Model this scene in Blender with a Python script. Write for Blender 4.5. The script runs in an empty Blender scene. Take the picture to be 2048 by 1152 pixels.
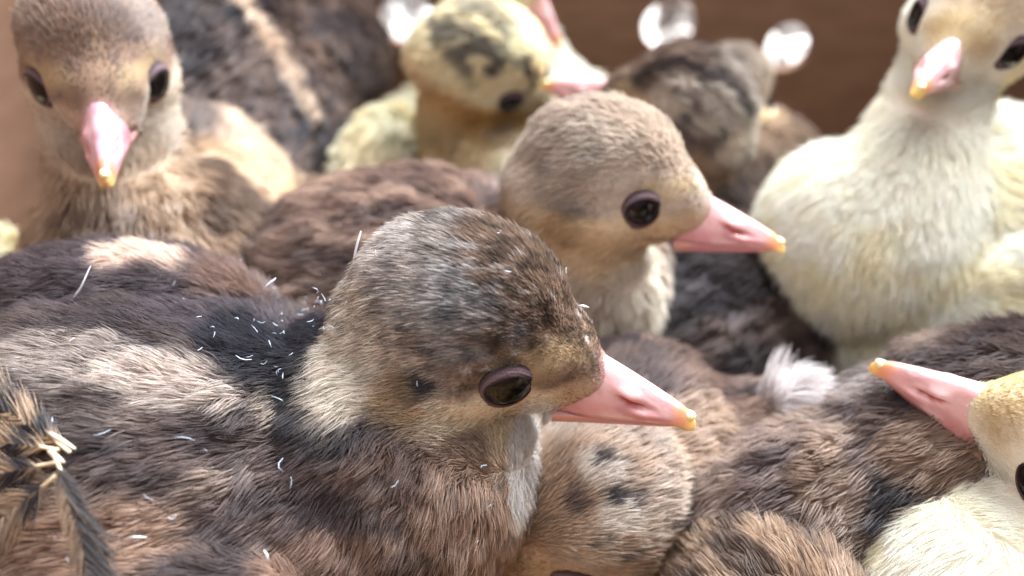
import bpy, math
import numpy as np
from mathutils import Vector, Matrix

# ------------------------------------------------------------------ camera, light, exposure
S = 0.01                      # everything below is written in centimetres
FUR = 1.0                     # density of the down
sc = bpy.context.scene
CAM_H, PITCH, FPX = 12.4, math.radians(33), 1600.0
CP, SP = math.cos(PITCH), math.sin(PITCH)
RT, UP, FW = np.array([1., 0, 0]), np.array([0, SP, CP]), np.array([0, CP, -SP])
CAM = np.array([0, 0, CAM_H])
def P(px, py, d):             # a point d cm in front of the camera
    return CAM + d * (FW + (px - 1024) / FPX * RT - (py - 576) / FPX * UP)
def V(r, u, t):               # direction: right, up, toward the camera
    v = r * RT + u * UP - t * FW
    return v / np.linalg.norm(v)
def VR(o, r, u, t):           # the same, seen along the line of sight to point o
    z = CAM - np.asarray(o, float); z /= np.linalg.norm(z)
    x = np.cross(UP, z); x /= np.linalg.norm(x); y = np.cross(z, x)
    v = r * x + u * y + t * z
    return v / np.linalg.norm(v)
cam_d = bpy.data.cameras.new('camera'); cam = bpy.data.objects.new('camera', cam_d)
sc.collection.objects.link(cam); sc.camera = cam
cam.location = Vector(CAM * S); cam.rotation_euler = (math.pi / 2 - PITCH, 0, 0)
cam_d.sensor_width = 36; cam_d.lens = FPX / 2048 * 36
cam_d.clip_start = 0.002; cam_d.clip_end = 50
cam_d.dof.use_dof = True; cam_d.dof.focus_distance = 9.35 * S; cam_d.dof.aperture_fstop = 11.5
w = bpy.data.worlds.new('World'); sc.world = w; w.use_nodes = True
w.node_tree.nodes['Background'].inputs[0].default_value = (.80, .84, 1, 1)
w.node_tree.nodes['Background'].inputs[1].default_value = 0.36
def area(name, loc, target, size, power, col):
    l = bpy.data.lights.new(name, 'AREA'); l.shape = 'RECTANGLE'; l.size = size[0]; l.size_y = size[1]
    l.energy = power; l.color = col
    o = bpy.data.objects.new(name, l); sc.collection.objects.link(o); o.location = loc
    o.rotation_euler = (Vector(target) - Vector(loc)).to_track_quat('-Z', 'Y').to_euler()
area('window_light', (.40, .50, .75), (.02, .10, .05), (.7, .7), 40, (.92, .96, 1))
area('room_light', (-.35, -.35, .9), (0, .1, .04), (.7, .7), 3.5, (1, .96, .92))
sc.view_settings.view_transform = 'Standard'; sc.view_settings.look = 'None'
sc.view_settings.exposure = .5; sc.view_settings.gamma = 1
sc.cycles.max_bounces = 6; sc.cycles.diffuse_bounces = 4; sc.cycles.glossy_bounces = 2
sc.cycles.transmission_bounces = 3; sc.cycles.use_denoising = True

# ------------------------------------------------------------------ numeric helpers
rng = np.random.default_rng(7)
def nrm(a): return a / (np.linalg.norm(a, axis=-1, keepdims=True) + 1e-9)
def lin(*c):
    c = np.array(c, float) / 255
    return np.where(c <= .04045, c / 12.92, ((c + .055) / 1.055) ** 2.4)
def hash3(i, seed):
    n = (i[..., 0] * 374761393 + i[..., 1] * 668265263 + i[..., 2] * 2147483647 + seed * 1274126177) & 0xffffffff
    n = ((n ^ (n >> 13)) * 1274126177) & 0xffffffff
    n = ((n ^ (n >> 16)) * 2246822519) & 0xffffffff
    return ((n ^ (n >> 15)) & 0xffffff) / float(0xffffff)
def noise(p, scale, seed=0):  # value noise in 0..1
    q = p / scale; i = np.floor(q).astype(np.int64); f = q - i; f = f * f * (3 - 2 * f)
    r = 0
    for dx in (0, 1):
        for dy in (0, 1):
            for dz in (0, 1):
                wgt = (f[:, 0] if dx else 1 - f[:, 0]) * (f[:, 1] if dy else 1 - f[:, 1]) * (f[:, 2] if dz else 1 - f[:, 2])
                r = r + wgt * hash3(i + np.array([dx, dy, dz]), seed)
    return r
def fbm(p, scale, seed=0): return (noise(p, scale, seed) * .55 + noise(p, scale * .5, seed + 9) * .28 + noise(p, scale * .25, seed + 17) * .17)
def ss(x, a, b):
    t = np.clip((x - a) / (b - a), 0, 1); return t * t * (3 - 2 * t)
def mixc(c, d, k): return c * (1 - k[:, None]) + np.asarray(d) * k[:, None]

# ------------------------------------------------------------------ materials
def mat(name, rough=.5, col=(.5, .5, .5), attr=None, sss=0, spec=.5, coat=0, sheen=0):
    m = bpy.data.materials.new(name); m.use_nodes = True
    b = m.node_tree.nodes['Principled BSDF']
    b.inputs['Base Color'].default_value = (*col, 1); b.inputs['Roughness'].default_value = rough
    b.inputs['Specular IOR Level'].default_value = spec
    if coat: b.inputs['Coat Weight'].default_value = coat; b.inputs['Coat Roughness'].default_value = .08
    if sss:
        b.inputs['Subsurface Weight'].default_value = sss; b.inputs['Subsurface Radius'].default_value = (1, .4, .3)
        b.inputs['Subsurface Scale'].default_value = .0018
    if attr:
        a = m.node_tree.nodes.new('ShaderNodeAttribute'); a.attribute_name = attr
        m.node_tree.links.new(a.outputs['Color'], b.inputs['Base Color'])
    return m
def bump(m, scale, strength, dist=.0005, detail=4):
    nt = m.node_tree; b = nt.nodes['Principled BSDF']
    t = nt.nodes.new('ShaderNodeTexNoise'); t.inputs['Scale'].default_value = scale; t.inputs['Detail'].default_value = detail
    c = nt.nodes.new('ShaderNodeTexCoord'); nt.links.new(c.outputs['Object'], t.inputs['Vector'])
    u = nt.nodes.new('ShaderNodeBump'); u.inputs['Strength'].default_value = strength; u.inputs['Distance'].default_value = dist
    nt.links.new(t.outputs['Fac'], u.inputs['Height']); nt.links.new(u.outputs['Normal'], b.inputs['Normal'])
    return t
def noise_colour(m, scale, c1, c2, detail=5, stretch=None):
    nt = m.node_tree; b = nt.nodes['Principled BSDF']
    t = nt.nodes.new('ShaderNodeTexNoise'); t.inputs['Scale'].default_value = scale; t.inputs['Detail'].default_value = detail
    c = nt.nodes.new('ShaderNodeTexCoord'); mp = nt.nodes.new('ShaderNodeMapping')
    if stretch: mp.inputs['Scale'].default_value = stretch
    nt.links.new(c.outputs['Object'], mp.inputs['Vector']); nt.links.new(mp.outputs['Vector'], t.inputs['Vector'])
    r = nt.nodes.new('ShaderNodeValToRGB'); r.color_ramp.elements[0].color = (*c1, 1); r.color_ramp.elements[1].color = (*c2, 1)
    r.color_ramp.elements[0].position = .3; r.color_ramp.elements[1].position = .7
    nt.links.new(t.outputs['Fac'], r.inputs['Fac']); nt.links.new(r.outputs['Color'], b.inputs['Base Color'])
M_skin = mat('down_skin', .9, attr='tint', spec=.1)
M_beak = mat('beak_horn', .33, attr='tint', sss=.45, coat=.25); bump(M_beak, 700, .3, .0003)
M_eye = mat('eyeball', .05, attr='tint', spec=.3)
M_lid = mat('eyelid_skin', .75, attr='tint', sss=.2, spec=.25); bump(M_lid, 3500, .8, .0003)
def fur_mat():
    m = bpy.data.materials.new('down'); m.use_nodes = True; nt = m.node_tree; nt.nodes.clear()
    o = nt.nodes.new('ShaderNodeOutputMaterial'); a = nt.nodes.new('ShaderNodeAttribute'); a.attribute_name = 'tint'
    h = nt.nodes.new('ShaderNodeHairInfo')
    d = nt.nodes.new('ShaderNodeBsdfDiffuse'); t = nt.nodes.new('ShaderNodeBsdfTranslucent')
    g = nt.nodes.new('ShaderNodeBsdfHair'); g.component = 'Reflection'
    g.inputs['Color'].default_value = (.75, .8, .9, 1); g.inputs['RoughnessU'].default_value = .35; g.inputs['RoughnessV'].default_value = .6
    m1 = nt.nodes.new('ShaderNodeMixShader'); m1.inputs[0].default_value = .45
    m2 = nt.nodes.new('ShaderNodeMixShader'); m2.inputs[0].default_value = .055
    nt.links.new(a.outputs['Color'], d.inputs['Color']); nt.links.new(a.outputs['Color'], t.inputs['Color'])
    nt.links.new(d.outputs[0], m1.inputs[1]); nt.links.new(t.outputs[0], m1.inputs[2])
    nt.links.new(m1.outputs[0], m2.inputs[1]); nt.links.new(g.outputs[0], m2.inputs[2])
    nt.links.new(m2.outputs[0], o.inputs['Surface'])
    return m
M_fur = fur_mat()

# ------------------------------------------------------------------ object helpers
def link(o, parent=None):
    sc.collection.objects.link(o)
    if parent: o.parent = parent
    return o
def tag(o, label=None, cat=None, group=None, kind=None):
    for k, v in (('label', label), ('category', cat), ('group', group), ('kind', kind)):
        if v: o[k] = v
    return o
def thing(name, loc, label, cat, group=None):
    o = bpy.data.objects.new(name, None); o.location = Vector(np.array(loc) * S); o.empty_display_size = .01
    link(o)
    ORG[o.name] = np.array(loc, float)
    return tag(o, label, cat, group)
ORG = {}
def origin(o):
    while o is not None:
        if o.name in ORG: return ORG[o.name]
        o = o.parent
    return np.zeros(3)
def meshobj(name, verts, faces, m, parent=None, tint=None, smooth=True):
    org = origin(parent)
    me = bpy.data.meshes.new(name)
    me.from_pydata([tuple(v) for v in (np.asarray(verts) - org) * S], [], faces); me.update()
    if smooth: me.polygons.foreach_set('use_smooth', [True] * len(me.polygons))
    if tint is not None:
        a = me.attributes.new('tint', 'FLOAT_COLOR', 'POINT')
        t = np.ones((len(verts), 4), np.float32); t[:, :3] = tint; a.data.foreach_set('color', t.ravel())
    me.materials.append(m)
    return link(bpy.data.objects.new(name, me), parent)
def curvesobj(name, pts, rad, tint, m, parent):
    """pts (N,K,3) cm world, rad (N,K), tint (N,3) or (N,K,3)"""
    org = origin(parent); N, K = pts.shape[:2]
    cu = bpy.data.hair_curves.new(name); cu.add_curves([K] * N)
    cu.attributes['position'].data.foreach_set('vector', ((pts - org) * S).astype(np.float32).ravel())
    r = cu.attributes.get('radius') or cu.attributes.new('radius', 'FLOAT', 'POINT')
    r.data.foreach_set('value', (rad * S).astype(np.float32).ravel())
    dom = 'CURVE' if tint.ndim == 2 else 'POINT'
    a = cu.attributes.new('tint', 'FLOAT_COLOR', dom)
    t = np.ones(tint.shape[:-1] + (4,), np.float32); t[..., :3] = tint; a.data.foreach_set('color', t.ravel())
    cu.materials.append(m)
    return link(bpy.data.objects.new(name, cu), parent)

_ico = None
def ico():
    global _ico
    if _ico is None:
        import bmesh
        bm = bmesh.new(); bmesh.ops.create_icosphere(bm, subdivisions=3, radius=1)
        _ico = (np.array([v.co[:] for v in bm.verts]), [[v.index for v in f.verts] for f in bm.faces]); bm.free()
    return _ico
def frame(f, up):
    f = nrm(np.array(f, float)); l = nrm(np.cross(np.array(up, float), f)); u = np.cross(f, l)
    return np.stack([f, l, u], 1)          # columns forward, left, up
def union(ells, voxel, smooth):
    """ellipsoids (centre, 3x3 frame, radii) in cm -> one continuous skin"""
    v0, f0 = ico(); vs, fs = [], []
    for c, R, r in ells:
        n = len(vs) * len(v0); vs.append((v0 * np.array(r)) @ R.T + c); fs += [[i + n for i in f] for f in f0]
    me = bpy.data.meshes.new('tmp'); me.from_pydata([tuple(v) for v in np.concatenate(vs)], [], fs)
    o = bpy.data.objects.new('tmp', me); sc.collection.objects.link(o)
    r = o.modifiers.new('r', 'REMESH'); r.mode = 'VOXEL'; r.voxel_size = voxel
    s = o.modifiers.new('s', 'SMOOTH'); s.factor = .6; s.iterations = smooth
    dg = bpy.context.evaluated_depsgraph_get(); ev = o.evaluated_get(dg); m2 = ev.to_mesh()
    m2.calc_loop_triangles()
    V_ = np.empty(len(m2.vertices) * 3, np.float32); m2.vertices.foreach_get('co', V_)
    T_ = np.empty(len(m2.loop_triangles) * 3, np.int32); m2.loop_triangles.foreach_get('vertices', T_)
    ev.to_mesh_clear(); bpy.data.objects.remove(o); bpy.data.meshes.remove(me)
    return V_.reshape(-1, 3).astype(float), T_.reshape(-1, 3)
def vnormals(v, t):
    fn = np.cross(v[t[:, 1]] - v[t[:, 0]], v[t[:, 2]] - v[t[:, 0]])
    n = np.zeros_like(v)
    for k in range(3): np.add.at(n, t[:, k], fn)
    return nrm(n)

# ------------------------------------------------------------------ down
def grow(name, v, t, parent, n, length, radius, flow, colour, lift=.35, keep=None, jit=.25, clump=.0, clump_size=.35,
         density=None, K=5, droop=.25, coh=1., seed=1, vary=.44):
    g = np.random.default_rng(seed)
    n = int(n * FUR)
    a, b, c = v[t[:, 0]], v[t[:, 1]], v[t[:, 2]]
    w_ = np.linalg.norm(np.cross(b - a, c - a), axis=1)
    if density is not None: w_ = w_ * density((a + b + c) / 3)
    cdf = np.cumsum(w_); cdf /= cdf[-1]
    ti = np.searchsorted(cdf, g.random(n)); ti = np.clip(ti, 0, len(t) - 1)
    r1 = np.sqrt(g.random(n))[:, None]; r2 = g.random(n)[:, None]
    wa, wb, wc = 1 - r1, r1 * (1 - r2), r1 * r2
    p = a[ti] * wa + b[ti] * wb + c[ti] * wc
    vn = vnormals(v, t)
    nn = nrm(vn[t[ti, 0]] * wa + vn[t[ti, 1]] * wb + vn[t[ti, 2]] * wc)
    if keep is not None:
        k = keep(p) > g.random(len(p)); p, nn = p[k], nn[k]
    f = flow(p); f = f - nn * (f * nn).sum(1, keepdims=True); f = nrm(f)
    L = length(p) if callable(length) else np.full(len(p), length)
    Ls = (L * (.65 + .6 * g.random(len(p))))[:, None]
    # clumped jitter: a coherent one plus a per strand one
    cj = (np.stack([noise(p, .22, 31), noise(p, .22, 32), noise(p, .22, 33)], 1) - .5) * (coh(p)[:, None] if callable(coh) else coh)
    sj = g.normal(size=p.shape) * .5
    lf = (lift(p) if callable(lift) else np.full(len(p), lift))[:, None]
    d = nrm(f * (1 - lf) + nn * lf + cj * jit * 1.6 + sj * jit)
    d2 = nrm(f * (1 - lf * droop * 2) + nn * lf * droop + cj * jit * 1.2 + sj * jit * .6)
    s = np.linspace(0, 1, K)[None, :, None]
    pts = (p - nn * .03)[:, None] + Ls[:, None] * (d[:, None] * (s - s * s * .5) + d2[:, None] * (s * s * .5))
    if clump is not None:
        ck = (clump(p) if callable(clump) else np.full(len(p), clump))[:, None, None]
        m = max(4, int(len(p) * 0 + w_.sum() * .5 / (clump_size ** 2)))
        ci = g.integers(0, len(p), m)
        from mathutils.kdtree import KDTree
        kd = KDTree(m)
        for j, q in enumerate(p[ci] + g.normal(size=(m, 3)) * .02): kd.insert(q, j)
        kd.balance()
        near = np.fromiter((kd.find(q)[1] for q in p), int, len(p))
        tgt = pts[ci[near]]
        kk = (s ** 1.5) * ck
        pts = pts * (1 - kk) + (tgt + (p - p[ci[near]])[:, None] * .25) * kk
    rr = radius * (.7 + .6 * g.random(len(p)))[:, None] * np.array([1., 1., .85, .6, .15] if K == 5 else np.linspace(1, .15, K))[None]
    col = colour(p + f * Ls * .3)
    sp_ = vary if col.mean() < .5 else .16; col = col * (1 - sp_ / 2 + sp_ * g.random((len(p), 1)))
    t_ = np.clip(col, .003, .95)
    return curvesobj(name, pts, rr, t_, M_fur, parent)

# ------------------------------------------------------------------ colours (albedo)
BROWN, DARK, BLACK = lin(128, 100, 80), lin(72, 55, 48), lin(36, 30, 32)
TAN, CREAM, PALE = lin(190, 158, 122), lin(226, 210, 180), lin(240, 234, 222)
GREY, YEL, RUST = lin(205, 203, 200), lin(222, 186, 118), lin(160, 112, 78)
WHITE, LEM = lin(255, 249, 236), lin(253, 236, 196)

class Bird: pass
def head_colour(b, q, n_):
    """q: head frame coordinates"""
    x, y, z = q[:, 0], np.abs(q[:, 1]), q[:, 2]
    wn = (fbm(q, .5, 3) - .5); x2, z2 = x + wn * .5, z + wn * .45
    st = noise(q * np.array([.35, 1, 1]), .10, 5); md = fbm(q, .28, 12)
    h = b.head
    if h == 'white':
        c = mixc(np.tile(WHITE, (len(q), 1)), LEM, ss(fbm(q, .8, 4), .3, .7) * .9)
        return mixc(c, lin(190, 158, 95), ss(x2, .7, 1.3) * ss(z2, -.35, .0) * .6)
    if h == 'pied':      # white and yellow with dark mottled crown sides
        c = np.tile(lin(238, 226, 190), (len(q), 1))
        c = mixc(c, lin(60, 55, 60), ss(md, .45, .6) * ss(z2, -.0, .5) * .85)
        c = mixc(c, lin(250, 244, 215), ss(x2, -.3, .3) * ss(z2, .75, 1.0))
        c = mixc(c, lin(205, 160, 80), ss(-z2, .1, .5) * .8)
        c = mixc(c, lin(110, 90, 65), ss(x2, .3, .8) * ss(-z2, -.35, 0) * .6)
        return c
    base = dict(main=lin(148, 118, 92), soft=lin(202, 182, 158), brown=lin(158, 126, 98), stripe=lin(128, 104, 86), sleepy=lin(206, 176, 142))[h]
    c = np.tile(base, (len(q), 1))
    c = mixc(c, base * .32, ss(st, .5, .75) * (.75 if h in ('main', 'stripe') else .28))
    c = mixc(c, base * .45, ss(md, .5, .66) * (.3 if h == 'stripe' else .12))
    # pale sides and back of the crown
    ring = ss(-x2, -.15, .55) * ss(z2, .15, .5)
    side = ss(y, .42, .7) * ss(z2, .2, .4) * ss(-x2, -.9, -.5)
    pk = np.clip(ring + side * (.8 if h != 'brown' else .3), 0, 1) * ss(fbm(q, .3, 8), .30, .52)
    c = mixc(c, GREY if h == 'main' else lin(216, 204, 184), pk * (.85 if h in ('main', 'stripe') else .6))
    c = mixc(c, BLACK * 1.3, np.clip(ring + side, 0, 1) * ss(fbm(q, .26, 28), .57, .66) * (.75 if h in ('stripe', 'sleepy') else .18 if h == 'main' else .2))
    if h == 'stripe':
        c = mixc(c, BLACK, ss(.16 - np.abs(y - .45 + wn * .4), 0, .1) * ss(z2, 0, .3) * .85)
    # nape
    c = mixc(c, lin(238, 224, 200), ss(-x2 - .25 * z2, .45 if h == 'main' else .7, .85 if h == 'main' else 1.15) * .9)
    if h == 'main':
        k_ = np.clip(ss(-x2, -.05, .5) * .8 + ss(.42 - z2, 0, .3) * ss(.3 - x2, 0, .3), 0, 1)
        c = mixc(c, lin(222, 206, 184), k_ * (.45 + .5 * ss(fbm(q, .22, 55), .35, .55)))
    # yellow brow and lores
    c = mixc(c, lin(192, 164, 112), ss(.27 - np.abs(z2 - .13 - .1 * x), 0, .2) * ss(x, .35, .8) * ss(y, .2, .42) * .65)
    # cheeks, chin, throat
    ck = ss(-z2, -.02, .22) * (1 - ss(x, .8, 1.1) * ss(z2, -.3, -.05))
    c = mixc(c, dict(main=lin(238, 218, 184), soft=lin(238, 214, 166), brown=lin(214, 198, 172), stripe=lin(190, 160, 120), sleepy=lin(196, 164, 118))[h], ck * .95)
    c = mixc(c, lin(196, 150, 118), ss(x, 1.0, 1.35) * ss(-z2, .05, .3) * .6)
    # patch behind the ear, dark ear opening
    c = mixc(c, lin(204, 166, 108), ss(.42 - np.hypot(x + .45, z + .42), 0, .2) * .8)
    c = mixc(c, lin(46, 34, 30), ss(.21 - np.hypot((x + .32) * .8, (z + .1) * 1.1) + wn * .12, 0, .1) * ss(y, .5, .8) * (.85 if h == 'main' else .35))
    c = mixc(c, lin(206, 150, 146), ss(x - 1.1 * np.clip(z + .36, -.3, 0), 1.48, 1.66) * .8)
    c = mixc(c, lin(150, 98, 78), ss(.055 - np.abs(z + .60 - .12 * np.clip(.9 - x, 0, 1)), 0, .05) * ss(x, .45, .9) * .6)
    if h == 'main':
        c = mixc(c, lin(70, 54, 46), ss(.14 - np.abs(x + .95 - z * .35 + wn * .3), 0, .12) * ss(z, -.6, 0) * .45)
    return c
def body_colour(b, p, q, u):
    """p world, q torso frame cm, u head weight"""
    s = b.coat; x, y, z = q[:, 0] / b.tr[0], np.abs(q[:, 1]) / b.tr[1], q[:, 2] / b.tr[2]
    wn = fbm(q, 1.1, b.seed) - .5; mo = fbm(q * np.array([.4, 1, 1]), .42, b.seed + 3); fi = noise(q * np.array([.3, 1, 1]), .14, b.seed + 5)
    if s in ('white', 'pale'):
        c = mixc(np.tile(WHITE if s == 'white' else lin(236, 232, 210), (len(q), 1)), LEM, ss(mo + wn * .5, .35, .7) * .6)
        return c
    if s == 'dark': A, B_, C_ = lin(112, 88, 76), lin(62, 48, 44), lin(150, 126, 110)
    elif s == 'warm': A, B_, C_ = lin(150, 118, 98), lin(82, 62, 54), lin(196, 166, 140)
    elif s == 'mottle': A, B_, C_ = lin(140, 112, 90), lin(62, 48, 44), lin(216, 196, 172)
    elif s == 'tan': A, B_, C_ = lin(182, 150, 116), lin(100, 78, 62), lin(228, 208, 178)
    else: A, B_, C_ = lin(132, 106, 92), lin(74, 58, 56), lin(196, 172, 150)
    c = np.tile(A, (len(q), 1))
    c = mixc(c, B_, ss(mo, .44, .66) * .8)
    c = mixc(c, C_, ss(.48 - mo + wn * .15, .02, .16) * .75)
    c = mixc(c, B_, ss(fi, .6, .8) * .5)
    if s not in ('tan', 'warm'): c = mixc(c, B_ * .8, ss(z + wn * .6, .55, .95) * ss(.75 - y, 0, .3) * .8)      # darker saddle
    # breast and belly
    br = ss(x + wn * .5, .55, .95) * ss(.75 - z, 0, .5)
    c = mixc(c, b.breast, np.clip(br + ss(-z, .3, .7), 0, 1) * .9)
    return c

# ------------------------------------------------------------------ eye, beak
def sph_patch(a, rho, r, F, Oe):
    d = np.stack([np.cos(rho) * .62, np.sin(rho) * np.cos(a), np.sin(rho) * np.sin(a)], -1)
    return (d * np.asarray(r)[..., None]) @ F.T + Oe
def make_eye(root, H, O, side, scale, v, vn, closed=0., lid=lin(104, 84, 88)):
    """eyeball and its bare lid, facing sideways out of the head"""
    r = .345 * scale
    sel = np.linalg.norm((v - O) @ H / scale - np.array([.64, side * .80, -.04]), axis=1) < .40
    nm = nrm(vn[sel].mean(0)); nm = nrm(nm + H[:, 0] * .08)
    F = frame(nm, H[:, 2]); Oe = v[sel].mean(0) - nm * .10 * scale
    na, nr = 40, 16
    # ball with iris and pupil
    ro = np.linspace(0, 1.35, nr)[:, None] * np.ones((1, na)); aa = np.linspace(0, 2 * math.pi, na, endpoint=False)[None] * np.ones((nr, 1))
    vs = sph_patch(aa, ro, np.full(ro.shape, r), F, Oe).reshape(-1, 3)
    fs = [[i * na + j, (i + 1) * na + j, (i + 1) * na + (j + 1) % na, i * na + (j + 1) % na] for i in range(nr - 1) for j in range(na)]
    rr = ro.ravel()
    ti = mixc(np.tile(lin(5, 5, 7), (len(rr), 1)), lin(26, 18, 18), ss(rr, .42, .54)); ti = mixc(ti, lin(14, 11, 13), ss(rr, .56, .72))
    e = meshobj('eye', vs, fs, M_eye, root, ti)
    # lid: ring from the almond opening outwards
    nb = 14; s = np.linspace(0, 1, nb)[:, None] * np.ones((1, 56)); a = np.linspace(0, 2 * math.pi, 56, endpoint=False)[None] * np.ones((nb, 1))
    ca, sa = np.cos(a), np.sin(a)
    ex, ez = .80, .56 * (1 - closed)
    r0 = 1 / np.sqrt((ca / ex) ** 2 + (sa / ez) ** 2) * (1 + .10 * np.abs(ca) ** 6)
    r1 = 1.12 + .10 * ca ** 2
    rho = r0 + (r1 - r0) * s
    rad = r * (1.01 + .035 * np.sin(np.clip(s * 3.2, 0, 1) * math.pi * .5) - .03 * s + .022 * np.sin(s * 26 + 2 * np.sin(a * 3)) * (1 - s))
    vs = sph_patch(a, rho, rad, F, Oe).reshape(-1, 3)
    fs = [[i * 56 + j, (i + 1) * 56 + j, (i + 1) * 56 + (j + 1) % 56, i * 56 + (j + 1) % 56] for i in range(nb - 1) for j in range(56)]
    sv = s.ravel(); tl = mixc(np.tile(lin(48, 36, 38), (len(sv), 1)), lid, ss(sv, .10, .30)); tl = mixc(tl, lid * .35, ss(sv, .45, .8))
    meshobj('eyelid', vs, fs, M_lid, e, tl)
    return Oe

PINK, PINK2, ORG_, HORN = lin(222, 174, 173), lin(202, 138, 140), lin(226, 158, 118), lin(244, 222, 160)
def make_beak(root, H, O, scale, tone=1., gape=0.):
    nu, na = 64, 48
    u = np.linspace(0, 1, nu)[:, None]; th = np.linspace(0, math.pi, na)[None]
    x = 1.10 + 1.64 * u
    top = .18 - .72 * u ** 1.22 - .16 * np.clip(u - .86, 0, 1) ** 1.2 * 6 * .16
    top = np.where(u < .25, .22 - .05 * u, 0) * 0 + top
    bot = -.65 - .07 * np.exp(-((u - .97) / .07) ** 2) + .03 * np.sin(u * math.pi)
    hw = (.43 - .32 * u ** .85) * np.sqrt(np.clip(1 - ((u - .0) / 1.01) ** 14, 0, 1))
    hgt = (top - bot) * np.sqrt(np.clip(1 - (u / 1.006) ** 30, 0, 1))
    c, s = np.cos(th), np.sin(th)
    yy = hw * np.sign(c) * np.abs(c) ** .75 * (1 + .0 * s); zz = bot + hgt * np.abs(s) ** .95
    yy = yy * (.74 + .26 * ss(u, 0, .3))
    yy = yy * (1 - .28 * np.abs(s) ** 1.5)
    # nostril: raised flap with a slit under it
    def g(du, ds, su, s_s): return np.exp(-((u - du) / su) ** 2 - ((np.abs(s) - ds) / s_s) ** 2)
    side_m = np.abs(c) ** .5
    off = .075 * g(.50, .66, .08, .15) - .12 * g(.56, .42, .07, .06) - .08 * g(.47, .50, .045, .06) + .04 * g(.64, .25, .12, .12)
    yy = yy + np.sign(c) * off * side_m
    q = np.stack([x * np.ones_like(yy), yy, zz], -1).reshape(-1, 3) * scale
    vs = q @ H.T + O
    fs = [[i * na + j, i * na + j + 1, (i + 1) * na + j + 1, (i + 1) * na + j] for i in range(nu - 1) for j in range(na - 1)]
    fs += [[i * na, (i + 1) * na, (i + 1) * na + na - 1, i * na + na - 1] for i in range(nu - 1)]
    fs.append([(nu - 1) * na + j for j in range(na)])
    uu = (u * np.ones_like(yy)).ravel(); sl = (np.abs(s) * np.ones_like(yy)).ravel(); of = (off * np.ones_like(yy)).ravel()
    t = mixc(np.tile(PINK, (len(uu), 1)), PINK2, ss(.45 - sl, 0, .3) * .8)
    vq = np.stack([uu * 1.6, sl, (np.sign(c) * np.ones_like(yy)).ravel()], 1); t = mixc(t, lin(236, 206, 208), ss(fbm(vq, .35, 6), .45, .7) * .5 + ss(sl, .85, 1) * .3)
    t = mixc(t, lin(176, 108, 112), ss(fbm(vq, .25, 16), .5, .7) * .4)
    t = mixc(t, lin(190, 84, 78), ss(-of, .012, .06))
    t = mixc(t, ORG_, ss(uu, .78, .9)); t = mixc(t, lin(238, 196, 120), ss(uu, .91, .955))
    meshobj('upper_beak', vs, fs, M_beak, root, t * tone)
    # egg tooth
    v0, f0 = ico(); q = (v0 * np.array([.115, .07, .065]) + np.array([2.61, 0, -.555])) * scale
    meshobj('egg_tooth', q @ H.T + O, f0, M_beak, root, np.tile(lin(250, 238, 190), (len(v0), 1)))
    # lower mandible
    x = 1.12 + 1.49 * u; hw2 = (.40 - .32 * u ** .9) * np.sqrt(np.clip(1 - u ** 18, 0, 1)); hh = (.25 - .15 * u) * np.sqrt(np.clip(1 - u ** 24, 0, 1))
    yy = hw2 * np.sign(c) * np.abs(c) ** .8; zz = -.635 - hh * s - gape * u
    q = np.stack([x * np.ones_like(yy), yy, zz], -1).reshape(-1, 3) * scale
    fs = [[i * na + j, (i + 1) * na + j, (i + 1) * na + j + 1, i * na + j + 1] for i in range(nu - 1) for j in range(na - 1)]
    fs += [[i * na, i * na + na - 1, (i + 1) * na + na - 1, (i + 1) * na] for i in range(nu - 1)]
    fs.append([(nu - 1) * na + j for j in range(na)])
    t = mixc(np.tile(PINK2, (nu * na, 1)), ORG_, ss(uu, .8, .95)); t = mixc(t, lin(212, 160, 134), ss(.25 - uu, 0, .15) * .6)
    meshobj('lower_beak', q @ H.T + O, fs, M_beak, root, t * tone)

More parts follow.
